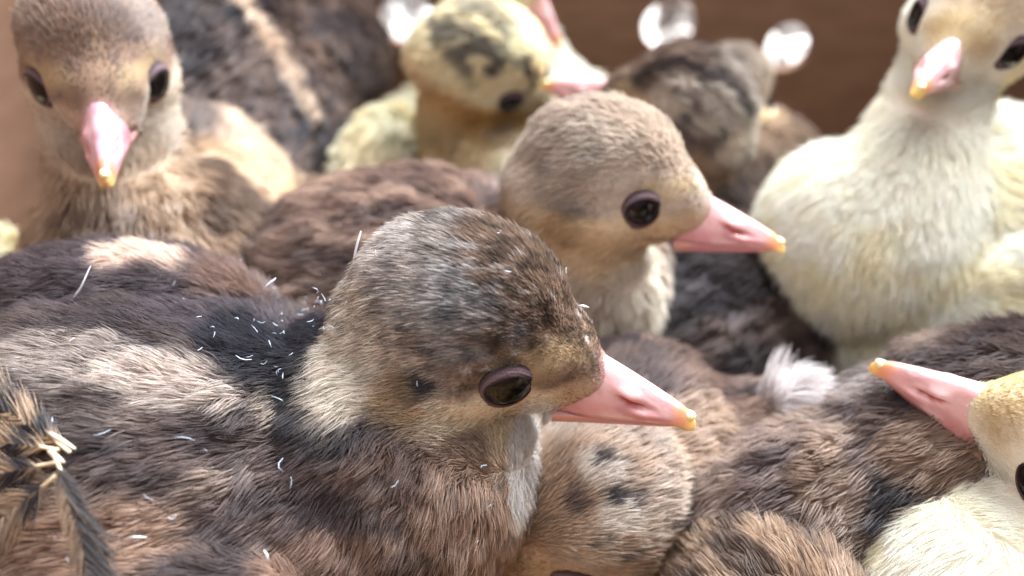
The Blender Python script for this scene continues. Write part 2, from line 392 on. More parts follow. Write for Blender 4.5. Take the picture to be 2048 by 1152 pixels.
# ------------------------------------------------------------------ the poult
def poult(name, label, T, heading, tr, head=None, hf=None, hu=None, hs=1., n=40000, rad=.012, coat='brown', hcol='soft',
          breast=None, voxel=.12, down=.55, hdown=.28, wings=True, seed=1, group='turkey poults crowded in the box', cat='chick',
          neck_r=1.15, neck_mid=None, splats=(), closed=0., eyes=(1, -1), tone=1., gape=0., clump=.45, lift=.35,
          neck_base=.62, hn=1., pitch=0., wing_lift=0., wing_col=None, neck_col=None, jit=.22, rump=None, blobs=(), csz=.22, vary=.44, coh=1., speck=0., cool=.20, tuft=None):
    b = Bird(); b.head, b.coat, b.tr, b.seed = hcol, coat, np.array(tr, float), seed
    b.breast = TAN if breast is None else breast
    T = np.array(T, float); h = math.radians(heading)
    TF = frame((math.cos(h) * math.cos(pitch), math.sin(h) * math.cos(pitch), math.sin(pitch)), (0, 0, 1))
    root = thing(name, (T[0], T[1], 0), label, cat, group)
    L, W, Hh = tr
    E = [(T, TF, (L * .8, W, Hh)), (T + TF @ np.array([L * .42, 0, -.02 * Hh]), TF, (L * .5, W * .88, Hh * .86)),
         (T + TF @ np.array([-L * .6, 0, .1 * Hh]), TF, (L * .45, W * .6, Hh * .55))]
    if rump is not None: E.append((T + TF @ np.array(rump[0]), TF, rump[1]))
    for c_, r_ in blobs: E.append((np.array(c_, float), np.eye(3), r_))
    spine = [(T + TF @ np.array([L * k_, 0, 0]), TF[:, 0]) for k_ in np.linspace(-1.1, .6, 9)] * 2
    HF = None
    if head is not None:
        O = np.array(head, float); HF = frame(VR(O, *hf), VR(O, *hu))
        hp = lambda *a: O + HF @ np.array(a) * hs
        for c_, r_ in (((-.12, 0, .32), (1.30, 1.06, 1.06)), ((.62, 0, .0), (.92, .74, .66)), ((1.14, 0, -.27), (.62, .40, .39)), ((1.42, 0, -.24), (.36, .30, .30)), ((-.72, 0, -.12), (.92, .98, .92)),
                       ((.45, 0, -.50), (1.05, .56, .26)), ((-.15, .38, -.22), (.95, .76, .60)), ((-.15, -.38, -.22), (.95, .76, .60))):
            E.append((hp(*c_), HF, np.array(r_) * hs))
        n0 = T + TF @ np.array([L * neck_base, 0, Hh * .35]); n3 = hp(-.38, 0, -.22)
        n1 = n0 + TF @ np.array([L * .22, 0, Hh * .35]) if neck_mid is None else np.array(neck_mid, float)
        n2 = hp(-.12, 0, -1.35)
        m_ = 14; prev = None; pts_ = []
        for k in range(m_):
            s_ = k / (m_ - 1)
            c_ = (1 - s_) ** 3 * n0 + 3 * (1 - s_) ** 2 * s_ * n1 + 3 * (1 - s_) * s_ ** 2 * n2 + s_ ** 3 * n3
            r_ = (neck_r * 1.75 * (1 - s_) + neck_r * .78 * s_) * (1 - .30 * math.sin(s_ * math.pi)) * (hs if s_ > .5 else 1)
            pts_.append((c_, r_)); E.append((c_, np.eye(3), (r_,) * 3))
        for (c0, _), (c1, _) in zip(pts_[:-1], pts_[1:]): spine.append(((c0 + c1) / 2, nrm(c1 - c0)))
        spine += [(hp(.2, 0, .2), nrm(HF[:, 0] * .9 + HF[:, 2] * .1)), (hp(1.2, 0, 0), HF[:, 0])]
    v, t = union(E, voxel, int(2.0 * (.22 / voxel) ** 2) + 2)
    NK = np.array([k_ >= 18 for k_ in range(len(spine))])
    SPp = np.array([s_[0] for s_ in spine]); SPd = np.array([s_[1] for s_ in spine])
    def flow(p):
        d2 = ((p[:, None] - SPp[None]) ** 2).sum(2); d2 = d2 - d2.min(1, keepdims=True)
        w_ = np.exp(-d2 / 2.6)
        qt = (p - T) @ TF; kn_ = np.maximum(ss(qt[:, 0] / L, .15, .6), ss(qt[:, 2] / Hh, 1.2, 1.6))
        w_ = w_ * np.where(NK[None], kn_[:, None] + 1e-4, 1)
        fl_ = -nrm((w_[:, :, None] * SPd[None]).sum(1)) - np.array([0, 0, .25])
        if HF is None: return fl_
        q = toH(p); u_ = ss(hw(p), .0, .5)[:, None]
        hv = nrm(np.stack([-(q[:, 2] + 1.7), 0 * q[:, 0], q[:, 0] - .3], 1)) @ HF.T
        return fl_ * (1 - u_) + hv * u_
    def toH(p): return (p - O) @ HF / hs
    def hw(p):
        if HF is None: return np.zeros(len(p))
        q = toH(p); return ss(1.75 - np.linalg.norm((q - np.array([.25, 0, .0])) / np.array([1.25, 1, 1]), axis=1), 0, .55)
    def colour(p):
        q = (p - T) @ TF; u = hw(p)
        c = body_colour(b, p, q, u)
        if HF is not None:
            # neck
            dn = np.min(np.stack([np.linalg.norm(p - c_, axis=1) - r_ for c_, r_ in pts_[3:]], 1), 1)
            kn = ss(.35 - dn, 0, .5)
            nc = neck_col if neck_col is not None else (b.breast if coat not in ('white', 'pale') else WHITE)
            k2 = ss(fbm(p, .5, seed + 40), .42, .62)
            c = mixc(c, nc, kn * .95); c = mixc(c, nc * .72, kn * k2 * (.1 if coat == 'white' else .45))
            c = c * (1 - u[:, None]) + head_colour(b, toH(p), None) * u[:, None]
        wv = (fbm(p, .6, 77) - .5)
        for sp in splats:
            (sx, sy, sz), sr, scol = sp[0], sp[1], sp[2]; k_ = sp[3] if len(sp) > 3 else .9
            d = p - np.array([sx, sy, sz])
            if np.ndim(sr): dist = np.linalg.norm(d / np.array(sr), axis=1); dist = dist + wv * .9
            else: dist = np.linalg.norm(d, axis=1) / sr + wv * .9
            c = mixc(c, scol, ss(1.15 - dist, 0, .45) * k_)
        if coat not in ('white', 'pale'):
            lum = c @ np.array([.3, .55, .15]); c = c * (1 - cool) + cool * lum[:, None] * np.array([1.05, .96, 1.05])
        if speck:
            qh = toH(p) if HF is not None else p
            f_ = noise(qh * np.array([.4, 1, 1]), .055, 91); f2 = fbm(qh * np.array([.5, 1, 1]), .15, 92)
            up_ = ss(qh[:, 2], -.05, .3) * hw(p) * (1 - .8 * ss(qh[:, 0], .7, 1.1) * ss(.45 - qh[:, 2], 0, .2) * ss(np.abs(qh[:, 1]), .2, .4)) if HF is not None else 1
            c = c * (1 - speck * up_ * (ss(f_, .40, .80) * .62 + ss(f2, .52, .66) * .10))[:, None]
            c = mixc(c, lin(225, 222, 222), speck * up_ * ss(.40 - f_, 0, .25) * ss(.50 - f2, 0, .1) * .55)
        return c
    def keep(p):
        if HF is None: return np.ones(len(p))
        q = toH(p); k = np.ones(len(p))
        for sd in (1, -1):
            d = np.hypot((q[:, 0] - .72) / 1.15, (q[:, 2] + .04)); k = k * np.where((q[:, 1] * sd > .3) & (q[:, 1] * sd < 1.4), ss(d, .235, .30), 1)
        nearb = ss(-q[:, 2], 1.0, .85) * (np.abs(q[:, 1]) < .7) * (q[:, 0] < 2.2)
        bk = ss(q[:, 0] - 1.1 * np.clip(q[:, 2] + .36, -.3, 0), 1.50, 1.72) * nearb
        g_ = ss(q[:, 0], 1.22, 1.42) * ss(-.47 - q[:, 2], 0, .08) * nearb
        return k * (1 - bk) * (1 - g_)
    tf_ = lambda p: 1 if tuft is None else 1 + .7 * ss(1.3 - np.linalg.norm(p - np.array(tuft[:3]), axis=1) / tuft[3], 0, .5)
    base_len = lambda p: down * (.75 + .5 * fbm(p, .8, seed + 60)) * (1 - hw(p)) * tf_(p) + hw(p) * hdown * hlen(p)
    def hlen(p):
        if HF is None: return 1.
        q = toH(p); r = ss(1.55 - q[:, 0], 0, .9)
        e = np.minimum(np.linalg.norm(q - np.array([.66, .85, 0]), axis=1), np.linalg.norm(q - np.array([.66, -.85, 0]), axis=1))
        return (.40 + .60 * r) * (.45 + .55 * ss(e, .4, .95))
    lf = lambda p: (lift * (1 - hw(p)) + .30 * hw(p))
    tv = colour(v) * .8
    body = meshobj('body', v, [tuple(f) for f in t], M_skin, root, np.clip(tv, .002, .9))
    def dens(p):
        d = 1 + hw(p) * hn * (1 + 1.2 * ss(toH(p)[:, 0], .3, .9) if HF is not None else 1)
        low = ss(p[:, 2], .2, 1.6); return d * (.25 + .75 * low)
    grow('down_feathers', v, t, body, n, base_len, rad, flow, colour, lift=lf, keep=keep, jit=jit, clump=lambda p: clump * (1 - hw(p)) + .12 * hw(p), clump_size=csz, coh=lambda p: coh * (1.2 - .8 * hw(p)), vary=vary, density=dens, seed=seed)
    if wings:
        for sd in (1, -1):
            wl = 1 + wing_lift
            WE = []
            Fw = TF @ frame((1, sd * -.10, .18), (0, -sd * .15, 1))
            c0 = T + TF @ np.array([.15 * L, sd * W * .86, .12 * Hh])
            WE.append((c0, Fw, (L * .42, W * .26, Hh * .52)))
            WE.append((c0 + Fw @ np.array([-L * .38, 0, .02 * Hh]), Fw, (L * .46, W * .2, Hh * .36)))
            wv_, wt = union(WE, voxel, int(1.2 * (.22 / voxel) ** 2) + 2)
            fl = lambda p: -np.tile(Fw[:, 0], (len(p), 1)) - np.array([0, 0, .15])
            def wcol(p):
                c = colour(p)
                return c if wing_col is None else mixc(c, wing_col, np.full(len(p), .75) * ss(fbm(p, .5, 5), .3, .5))
            wm = meshobj('wing', wv_, [tuple(f) for f in wt], M_skin, root, np.clip(wcol(wv_) * .8, .002, .9))
            grow('wing_down', wv_, wt, wm, n * .22, down * .85, rad, fl, wcol, lift=.28, jit=jit, clump=clump + .1, clump_size=csz, seed=seed + sd + 5)
    if HF is not None:
        for sd in eyes: make_eye(root, HF, O, sd, hs, v, vnormals(v, t), closed)
        make_beak(root, HF, O, hs, tone, gape)
    return root, TF, HF

# ------------------------------------------------------------------ setting: box, litter, ground outside
M_card = mat('cardboard', .85, spec=.2); noise_colour(M_card, 60, lin(120, 90, 72), lin(136, 104, 84), 6, (1, 1, 3)); bump(M_card, 700, .25, .0003)
M_litter = mat('litter_floor', .9, spec=.1); noise_colour(M_litter, 220, lin(60, 42, 28), lin(150, 116, 76))
M_ground = mat('ground', .8, spec=.2); noise_colour(M_ground, 130, lin(40, 34, 32), lin(176, 172, 170), 4); bump(M_ground, 400, .6, .003)
def box_mesh(lo, hi):
    (a, b_, c), (d, e, f) = lo, hi
    vs = [(a, b_, c), (d, b_, c), (d, e, c), (a, e, c), (a, b_, f), (d, b_, f), (d, e, f), (a, e, f)]
    return vs, [(0, 3, 2, 1), (4, 5, 6, 7), (0, 1, 5, 4), (1, 2, 6, 5), (2, 3, 7, 6), (3, 0, 4, 7)]
XL, XR, YB, YF, ZT = -12.5, 17., 25., -9., 17.
holes = [(-3.2, 6.0, .86), (4.85, 5.75, .84), (8.6, 5.1, .74), (13.4, 5.4, .8), (-8.6, 5.8, .8)]
def holed_panel(x0, x1, z0, z1, y, th, holes):
    """a vertical panel with round holes cut through it: cells around each hole are fans of quads"""
    import bmesh
    bm = bmesh.new(); NS = 40
    xs = sorted({x0, x1} | {h[0] - 1.5 for h in holes} | {h[0] + 1.5 for h in holes}); zs = [z0, 3.9, 7.9, z1]
    for yy in (y, y + th):
        for i in range(len(xs) - 1):
            for j in range(3):
                cx = (xs[i] + xs[i + 1]) / 2; hh = [h for h in holes if abs(h[0] - cx) < .01 and j == 1]
                if not hh:
                    bm.faces.new([bm.verts.new(c) for c in ((xs[i], yy, zs[j]), (xs[i + 1], yy, zs[j]), (xs[i + 1], yy, zs[j + 1]), (xs[i], yy, zs[j + 1]))])
                    continue
                hx, hz, hr = hh[0]; ring, outer = [], []
                for k in range(NS):
                    a = 2 * math.pi * (k + .5) / NS; ca, sa = math.cos(a), math.sin(a)
                    r = hr * (1 + .03 * math.sin(3 * a + hx)); ring.append(bm.verts.new((hx + ca * r, yy, hz + sa * r)))
                    tx = ((xs[i + 1] if ca > 0 else xs[i]) - hx) / ca; tz = ((zs[2] if sa > 0 else zs[1]) - hz) / sa
                    s_ = min(tx, tz); outer.append(bm.verts.new((hx + ca * s_, yy, hz + sa * s_)))
                for k in range(NS):
                    k2 = (k + 1) % NS; bm.faces.new([ring[k], ring[k2], outer[k2], outer[k]])
                for cxn, czn in ((0, 0), (1, 0), (0, 1), (1, 1)):
                    cor = (xs[i + cxn], yy, zs[1 + czn]); a0 = math.atan2(cor[2] - hz, cor[0] - hx) % (2 * math.pi)
                    k = int(a0 / (2 * math.pi) * NS - .5) % NS
                    bm.faces.new([outer[k], outer[(k + 1) % NS], bm.verts.new(cor)])
    for hx, hz, hr in holes:
        for k in range(NS):
            a, b2 = 2 * math.pi * (k + .5) / NS, 2 * math.pi * (k + 1.5) / NS
            ra, rb = hr * (1 + .03 * math.sin(3 * a + hx)), hr * (1 + .03 * math.sin(3 * b2 + hx))
            bm.faces.new([bm.verts.new(c) for c in ((hx + math.cos(a) * ra, y, hz + math.sin(a) * ra), (hx + math.cos(b2) * rb, y, hz + math.sin(b2) * rb),
                          (hx + math.cos(b2) * rb, y + th, hz + math.sin(b2) * rb), (hx + math.cos(a) * ra, y + th, hz + math.sin(a) * ra))])
    for (a, b2) in (((x0, z0), (x1, z0)), ((x1, z0), (x1, z1)), ((x1, z1), (x0, z1)), ((x0, z1), (x0, z0))):
        bm.faces.new([bm.verts.new(c) for c in ((a[0], y, a[1]), (b2[0], y, b2[1]), (b2[0], y + th, b2[1]), (a[0], y + th, a[1]))])
    bmesh.ops.remove_doubles(bm, verts=bm.verts, dist=1e-4)
    vs = [v_.co[:] for v_ in bm.verts]; fs = [[v_.index for v_ in f.verts] for f in bm.faces]
    bm.verts.index_update(); fs = [[v_.index for v_ in f.verts] for f in bm.faces]; bm.free()
    return vs, fs
g_ = meshobj('ground', [(-400, -400, -1.2), (400, -400, -1.2), (400, 400, -1.2), (-400, 400, -1.2)], [(0, 1, 2, 3)], M_ground, None, smooth=False); g_['kind'] = 'structure'
crate = thing('cardboard_box', (2, 8, -1), 'brown cardboard box with round vent holes holding all the poults', 'box')
vs, fs = holed_panel(XL, XR, -.6, ZT, YB, .4, holes); meshobj('back_panel', vs, fs, M_card, crate, smooth=False)
for nm, lo, hi in (('side_panel', (XL - .4, YF, -.6), (XL, YB + .4, ZT)), ('side_panel', (XR, YF, -.6), (XR + .4, YB + .4, ZT)),
                   ('front_panel', (XL, YF - .4, -.6), (XR, YF, 9.)), ('bottom', (XL - .4, YF - .4, -1.0), (XR + .4, YB + .4, -.61))):
    vs, fs = box_mesh(lo, hi); meshobj(nm, vs, fs, M_card, crate, smooth=False)
# wood shavings: curled strips lying on the bottom of the box
g = np.random.default_rng(5); N = int(5200)
M_straw = mat('straw', .6, attr='tint', spec=.3)
c0 = np.stack([g.uniform(XL + .6, XR - .6, N), g.uniform(YF + .6, YB - .6, N), g.uniform(-.45, .75, N)], 1)
c0[:700, 0] = g.uniform(-9.5, -4.5, 700); c0[:700, 1] = g.uniform(3.0, 7.5, 700); c0[:700, 2] = g.uniform(0, 2.4, 700)
K = 9; s = np.linspace(-.5, .5, K); an = g.uniform(0, 2 * math.pi, N); ln = g.uniform(1.2, 3.6, N); cur = g.normal(0, 1.6, N); tilt = g.normal(0, .25, N)
ang = an[:, None] + cur[:, None] * s[None]
st_ = ln[:, None] / (K - 1); dx, dy = np.cos(ang) * st_, np.sin(ang) * st_
px_, py_ = np.cumsum(dx, 1), np.cumsum(dy, 1); pz_ = s[None] * ln[:, None] * tilt[:, None] + .1 * np.sin(s[None] * 6 + an[:, None])
pts = np.stack([c0[:, 0:1] + px_ - px_.mean(1, keepdims=True), c0[:, 1:2] + py_ - py_.mean(1, keepdims=True), np.maximum(c0[:, 2:3] + pz_, -.55)], -1)
wd = g.uniform(.02, .09, N)
nx = np.stack([-np.sin(ang), np.cos(ang), g.normal(0, .5, N)[:, None] * np.ones((1, K))], -1) * wd[:, None, None]
vs = np.concatenate([pts - nx, pts + nx], 1).reshape(-1, 3); vs[:, 0] = np.clip(vs[:, 0], XL + .1, XR - .1); vs[:, 1] = np.clip(vs[:, 1], YF + .1, YB - .1)
fs = [[i * 2 * K + k, i * 2 * K + k + 1, i * 2 * K + K + k + 1, i * 2 * K + K + k] for i in range(N) for k in range(K - 1)]
col = lin(214, 176, 118)[None] * g.uniform(.35, 1.05, (N, 1)); col = np.repeat(col, 2 * K, 0)
o = meshobj('straw_litter', vs, fs, M_straw, None, col, smooth=True); tag(o, 'golden curled straw and shavings on the bottom of the box', 'straw litter', kind='stuff')

N2 = 1500; g2 = np.random.default_rng(77)
p0 = np.stack([g2.uniform(-30, 45, N2), g2.uniform(34, 75, N2), g2.uniform(-1.1, 1.6, N2)], 1); an = g2.uniform(0, 2 * math.pi, N2); ln = g2.uniform(2, 5, N2)
s5 = np.linspace(-.5, .5, 6)[None]; a2 = an[:, None] + g2.normal(0, 1.2, N2)[:, None] * s5
pp = np.stack([p0[:, :1] + np.cos(a2) * s5 * ln[:, None], p0[:, 1:2] + np.sin(a2) * s5 * ln[:, None], p0[:, 2:] + .5 * np.cos(s5 * 5 + an[:, None])], -1)
nn2 = np.stack([-np.sin(a2), np.cos(a2), g2.normal(0, 1, N2)[:, None] * np.ones((1, 6))], -1) * g2.uniform(.2, .6, N2)[:, None, None]
vs = np.concatenate([pp - nn2, pp + nn2], 1).reshape(-1, 3); fs = [[i * 12 + q, i * 12 + q + 1, i * 12 + 7 + q, i * 12 + 6 + q] for i in range(N2) for q in range(5)]
col = np.array([lin(84, 70, 64), lin(190, 182, 176), lin(238, 234, 230), lin(225, 220, 216)])[g2.integers(0, 4, N2)]
o = meshobj('paper_litter', vs, fs, M_straw, None, np.repeat(col, 12, 0)); tag(o, 'grey and white scraps seen blurred through the vent holes of the box', 'litter', kind='stuff')

# ------------------------------------------------------------------ the birds
HEADS = True
G1, G2 = 'brown turkey poults in the box', 'white and yellow turkey poults in the box'
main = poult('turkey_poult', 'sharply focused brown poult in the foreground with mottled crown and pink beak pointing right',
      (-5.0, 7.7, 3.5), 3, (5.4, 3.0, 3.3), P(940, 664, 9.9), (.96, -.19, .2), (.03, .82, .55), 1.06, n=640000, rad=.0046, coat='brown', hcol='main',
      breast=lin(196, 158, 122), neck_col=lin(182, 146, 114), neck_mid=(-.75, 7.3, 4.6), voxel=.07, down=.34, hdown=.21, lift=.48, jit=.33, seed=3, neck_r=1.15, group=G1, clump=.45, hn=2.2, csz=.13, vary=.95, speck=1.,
      blobs=[((-5.6, 9.3, 5.6), (2.4, 1.0, 1.35))],
      splats=[((-7.4, 7.7, 6.7), (1.6, .6, .8), lin(196, 174, 154), .6), ((-5.0, 7.2, 6.7), (1.3, .42, .6), lin(204, 188, 174), .65), ((-3.8, 7.0, 6.5), (.9, .35, .5), lin(212, 196, 180), .85),
              ((-2.7, 7.1, 6.2), (.35, .3, .4), lin(216, 196, 172), .7),
              ((-3.5, 8.4, 6.5), (1.5, .8, .8), lin(86, 72, 76)), ((-5.6, 9.0, 7.0), (1.9, .9, .9), lin(98, 82, 84), .85), ((-2.8, 7.8, 6.4), (.95, .8, .8), lin(36, 32, 40), .95),
              ((-2.3, 7.1, 6.3), (.45, .5, .6), lin(44, 34, 34)), ((-2.2, 7.6, 5.7), (.5, .9, .7), lin(58, 46, 44), .9), ((-1.95, 6.7, 6.0), (.35, .4, .5), lin(60, 42, 36), .8),
              ((-4.9, 9.3, 6.9), (.7, .35, .4), lin(228, 202, 180), .95), ((-3.6, 9.4, 6.5), (.9, .6, .5), lin(150, 116, 96), .8),
              ((-4.3, 5.6, 5.7), (1.0, .5, .7), lin(194, 156, 122), .85), ((-5.3, 5.8, 6.1), (.6, .7, .6), lin(190, 142, 88), .9), ((-2.0, 5.7, 5.0), (.8, .5, .6), lin(186, 146, 114), .7),
              ((-1.3, 6.4, 5.8), (.7, .4, .45), lin(132, 98, 74), .85), ((-.5, 6.6, 5.75), (.6, .4, .3), lin(140, 106, 80), .7), ((-.6, 6.3, 5.3), (.5, .5, .8), lin(188, 154, 124), .7), ((.3, 7.1, 4.9), (.42, .9, 1.4), lin(252, 246, 236), .97),  # browns on the neck under the cheek: part down colour, part painted shade
              ((-1.9, 7.3, 6.8), (.5, .8, 1.1), lin(240, 226, 204), .95), ((-1.4, 7.7, 7.7), (.5, .7, .4), lin(214, 204, 194), .75), ((.15, 7.8, 7.8), (.7, .8, .5), lin(140, 112, 86), .6),
              ((-1.0, 6.95, 6.62), (.20, .2, .13), lin(44, 32, 28), .9), ((-1.3, 6.95, 6.3), (.3, .3, .5), lin(196, 164, 112), .6)])
if HEADS:
    poult('turkey_poult', 'tan brown poult behind the foreground one with large dark eye and beak pointing right', (-1.9, 12.2, 3.4), 2, (4.6, 2.7, 3.2),
      P(1217, 374, 12.5), (.97, -.12, .16), (.03, .95, .28), 1.0, n=190000, rad=.008, down=.42, hdown=.22, lift=.45, jit=.32, coat='warm', hcol='soft', breast=lin(240, 230, 210), seed=11,
      neck_r=1.05, group=G1, neck_mid=(1.7, 11.4, 4.3), clump=.5, splats=[((1.9, 11.1, 4.6), (.9, 1.0, 1.8), lin(240, 232, 212), .95)])
    poult('turkey_poult', 'brown capped poult at the upper left facing the camera with its beak pointing down', (-6.4, 14.6, 3.7), -84, (4.0, 2.1, 3.2),
      P(200, 132, 12.6), (-.02, -.33, .94), (-.20, .86, .5), 1.02, n=150000, rad=.008, down=.42, lift=.42, jit=.3, coat='tan', hcol='brown', breast=lin(206, 178, 142), seed=21,
      neck_r=1.25, tone=np.array([.66, .60, .68]), group=G1, neck_mid=(-6.5, 11.5, 5.4), clump=.4, wing_col=lin(225, 200, 160), hdown=.24,
      splats=[((-6.5, 10.9, 6.5), (.9, .5, .4), lin(128, 100, 74), .6), ((-4.9, 13.9, 5.9), (1.1, 1.6, 1.2), lin(236, 208, 168), .9), ((-7.0, 10.8, 5.4), (.6, .6, .8), lin(226, 202, 160), .8)])
    poult('turkey_poult', 'dark brown poult with a cream stripe behind the one at the upper left, turned away', (-6.2, 18.0, 5.0), 65, (3.8, 1.9, 3.7),
      (-4.0, 21.5, 9.6), (0, .3, -1), (0, 1, 0), n=60000, rad=.014, coat='dark', hcol='brown', vary=.25, clump=.3, cool=0, seed=31, group=G1, breast=lin(120, 96, 80),
      splats=[((-4.5, 16.6, 8.3), (.8, .8, .9), lin(150, 118, 102), .5)] + [((-5.5 + k * .4, 17.3 - k * .1, 8.3 - k * .75), .30, lin(228, 206, 184), .95) for k in np.linspace(0, 3, 9)]
      + [((-5.75 + k * .4, 17.1 - k * .1, 8.15 - k * .75), .17, lin(34, 28, 32), .95) for k in np.linspace(0, 3, 11)])
    poult('turkey_poult', 'pale buff rump of a poult between the dark striped one and the pied head', (-3.0, 17.6, 3.1), 80, (2.6, 1.3, 2.7),
      n=22000, rad=.018, coat='pale', seed=41, group=G2, wings=False)
    poult('turkey_poult', 'pied cream and black headed poult at the top centre being pecked near its eye', (-1.6, 18.6, 3.2), -40, (3.2, 2.0, 2.8),
      P(975, 135, 17), (.86, -.42, -.15), (.15, .85, .5), 1.0, n=45000, rad=.016, coat='pale', hcol='pied', breast=lin(206, 170, 108), seed=51, group=G2,
      neck_col=lin(206, 180, 130), neck_mid=(-1.1, 17.0, 5))
    poult('turkey_poult', 'brown poult with dark crown stripes whose pink beak pecks the pied one', (3.4, 15.6, 2.9), 150, (3.0, 2.0, 2.8),
      P(1355, 222, 16.0), (-.90, .42, .1), (.4, .75, .5), 1.0, n=40000, rad=.016, coat='mottle', hcol='stripe', seed=61, group=G1, neck_mid=(4.2, 15.2, 5))
    poult('turkey_poult', 'pale poult at the top edge with only its yellowish pink beak in view', (.3, 22.0, 3.2), -70, (2.4, 1.4, 2.6),
      P(1000, -105, 18.6), (.68, -.68, .25), (.6, .6, .5), .95, n=22000, rad=.02, coat='white', hcol='white', seed=71, group=G2)
    poult('turkey_poult', 'small tan poult head by the back wall behind the dark striped crown', (5.0, 20.2, 2.7), -60, (2.6, 1.8, 2.4),
      P(1466, 185, 19.5), (.5, -.2, -.8), (0, .8, .4), .8, n=22000, rad=.018, coat='brown', hcol='soft', seed=81, group=G1)
    poult('turkey_poult', 'creamy white poult at the upper right facing the camera with its head tilted', (8.7, 14.0, 3.9), 205, (4.0, 2.45, 3.2),
      P(1945, 50, 13.6), (-.15, -.12, .98), (.45, .80, .45), 1.0, n=210000, rad=.008, jit=.3, lift=.42, coat='white', hcol='white', breast=lin(240, 226, 180), seed=91,
      group=G2, neck_r=1.05, neck_mid=(6.9, 12.4, 6.2), tone=np.array([1.1, 1.2, 1.2]), clump=.08, coh=.3, vary=.2, down=.42, hdown=.24)
    poult('turkey_poult', 'yellow poult cut by the right edge with its pink beak pointing up and left', (6.9, 4.4, 2.5), 110, (2.9, 2.2, 2.6),
      P(2240, 940, 9.2), (-.82, .50, .25), (.40, .60, .65), 1.02, n=140000, rad=.0065, coat='white', hcol='white', breast=lin(240, 236, 220), seed=101,
      group=G2, neck_r=1.1, down=.34, hdown=.30, clump=.25, coh=.5, vary=.35)
    poult('turkey_poult', 'dark brown poult at the right whose long back runs out of the picture', (7.4, 8.5, 3.0), 12, (4.9, 2.0, 3.0),
      (12.6, 9.6, 7.0), (1, .4, -.3), (0, 1, 0), n=150000, rad=.008, coat='brown', seed=111, group=G1, down=.38, lift=.5, jit=.35,
      splats=[((4.95, 7.2, 4.9), .38, lin(36, 30, 34)), ((4.6, 7.1, 4.4), .3, lin(36, 30, 34)), ((5.3, 7.3, 5.3), (.9, .7, .5), lin(196, 162, 130), .7), ((4.1, 7.3, 4.6), (.5, .6, .8), lin(176, 146, 116), .7),
              ((4.6, 8.9, 5.3), (.7, .6, .5), lin(196, 184, 176), .7)])
    poult('turkey_poult', 'tan speckled poult asleep below the foreground beak with its head tucked low', (3.6, 9.0, 2.2), 172, (3.0, 1.9, 2.2),
      P(1170, 1012, 11.3), (-.86, -.40, .2), (.05, .40, .9), .98, n=130000, rad=.008, down=.4, lift=.45, jit=.33, coat='warm', hcol='sleepy', seed=121, group=G1, closed=.3,
      blobs=[((4.2, 9.2, 4.3), (.45, .4, .5))], tuft=(4.2, 9.2, 4.8, .55),
      splats=[((1.1, 7.3, 4.9), (.35, .3, .3), lin(236, 228, 214)), ((1.3, 6.95, 4.5), (.3, .3, .3), lin(236, 228, 214)), ((1.12, 7.45, 4.95), .16, lin(60, 52, 52)), ((1.22, 7.05, 4.72), .14, lin(44, 38, 40)), ((.75, 7.0, 4.6), .18, lin(120, 98, 84)), ((1.5, 7.1, 4.6), .14, lin(120, 100, 90)),
              ((2.7, 8.4, 4.5), (.8, .7, .4), lin(214, 186, 156), .8), ((3.5, 8.0, 4.2), (.45, .5, .5), lin(74, 54, 42), .9), ((4.2, 9.2, 4.8), .55, lin(226, 220, 216), .98)])
    poult('turkey_poult', 'brown and cream striped rump at the bottom edge, right of the sleeping poult', (3.4, 6.4, 2.5), 292, (2.2, 1.35, 1.9),
      n=50000, rad=.008, down=.4, lift=.45, jit=.33, coat='tan', seed=131, group=G1, wings=False)
    poult('turkey_poult', 'blackish brown poult under the chin of the tan one behind the foreground', (3.9, 12.8, 2.5), 30, (3.2, 2.0, 2.5),
      n=32000, rad=.014, coat='dark', seed=141, group=G1)
    poult('turkey_poult', 'pale poult cut by the left edge beside the brown capped one', (-10.3, 11.6, 3.2), 80, (2.6, 1.5, 2.9),
      n=20000, rad=.014, coat='pale', seed=151, group=G2, wings=False)

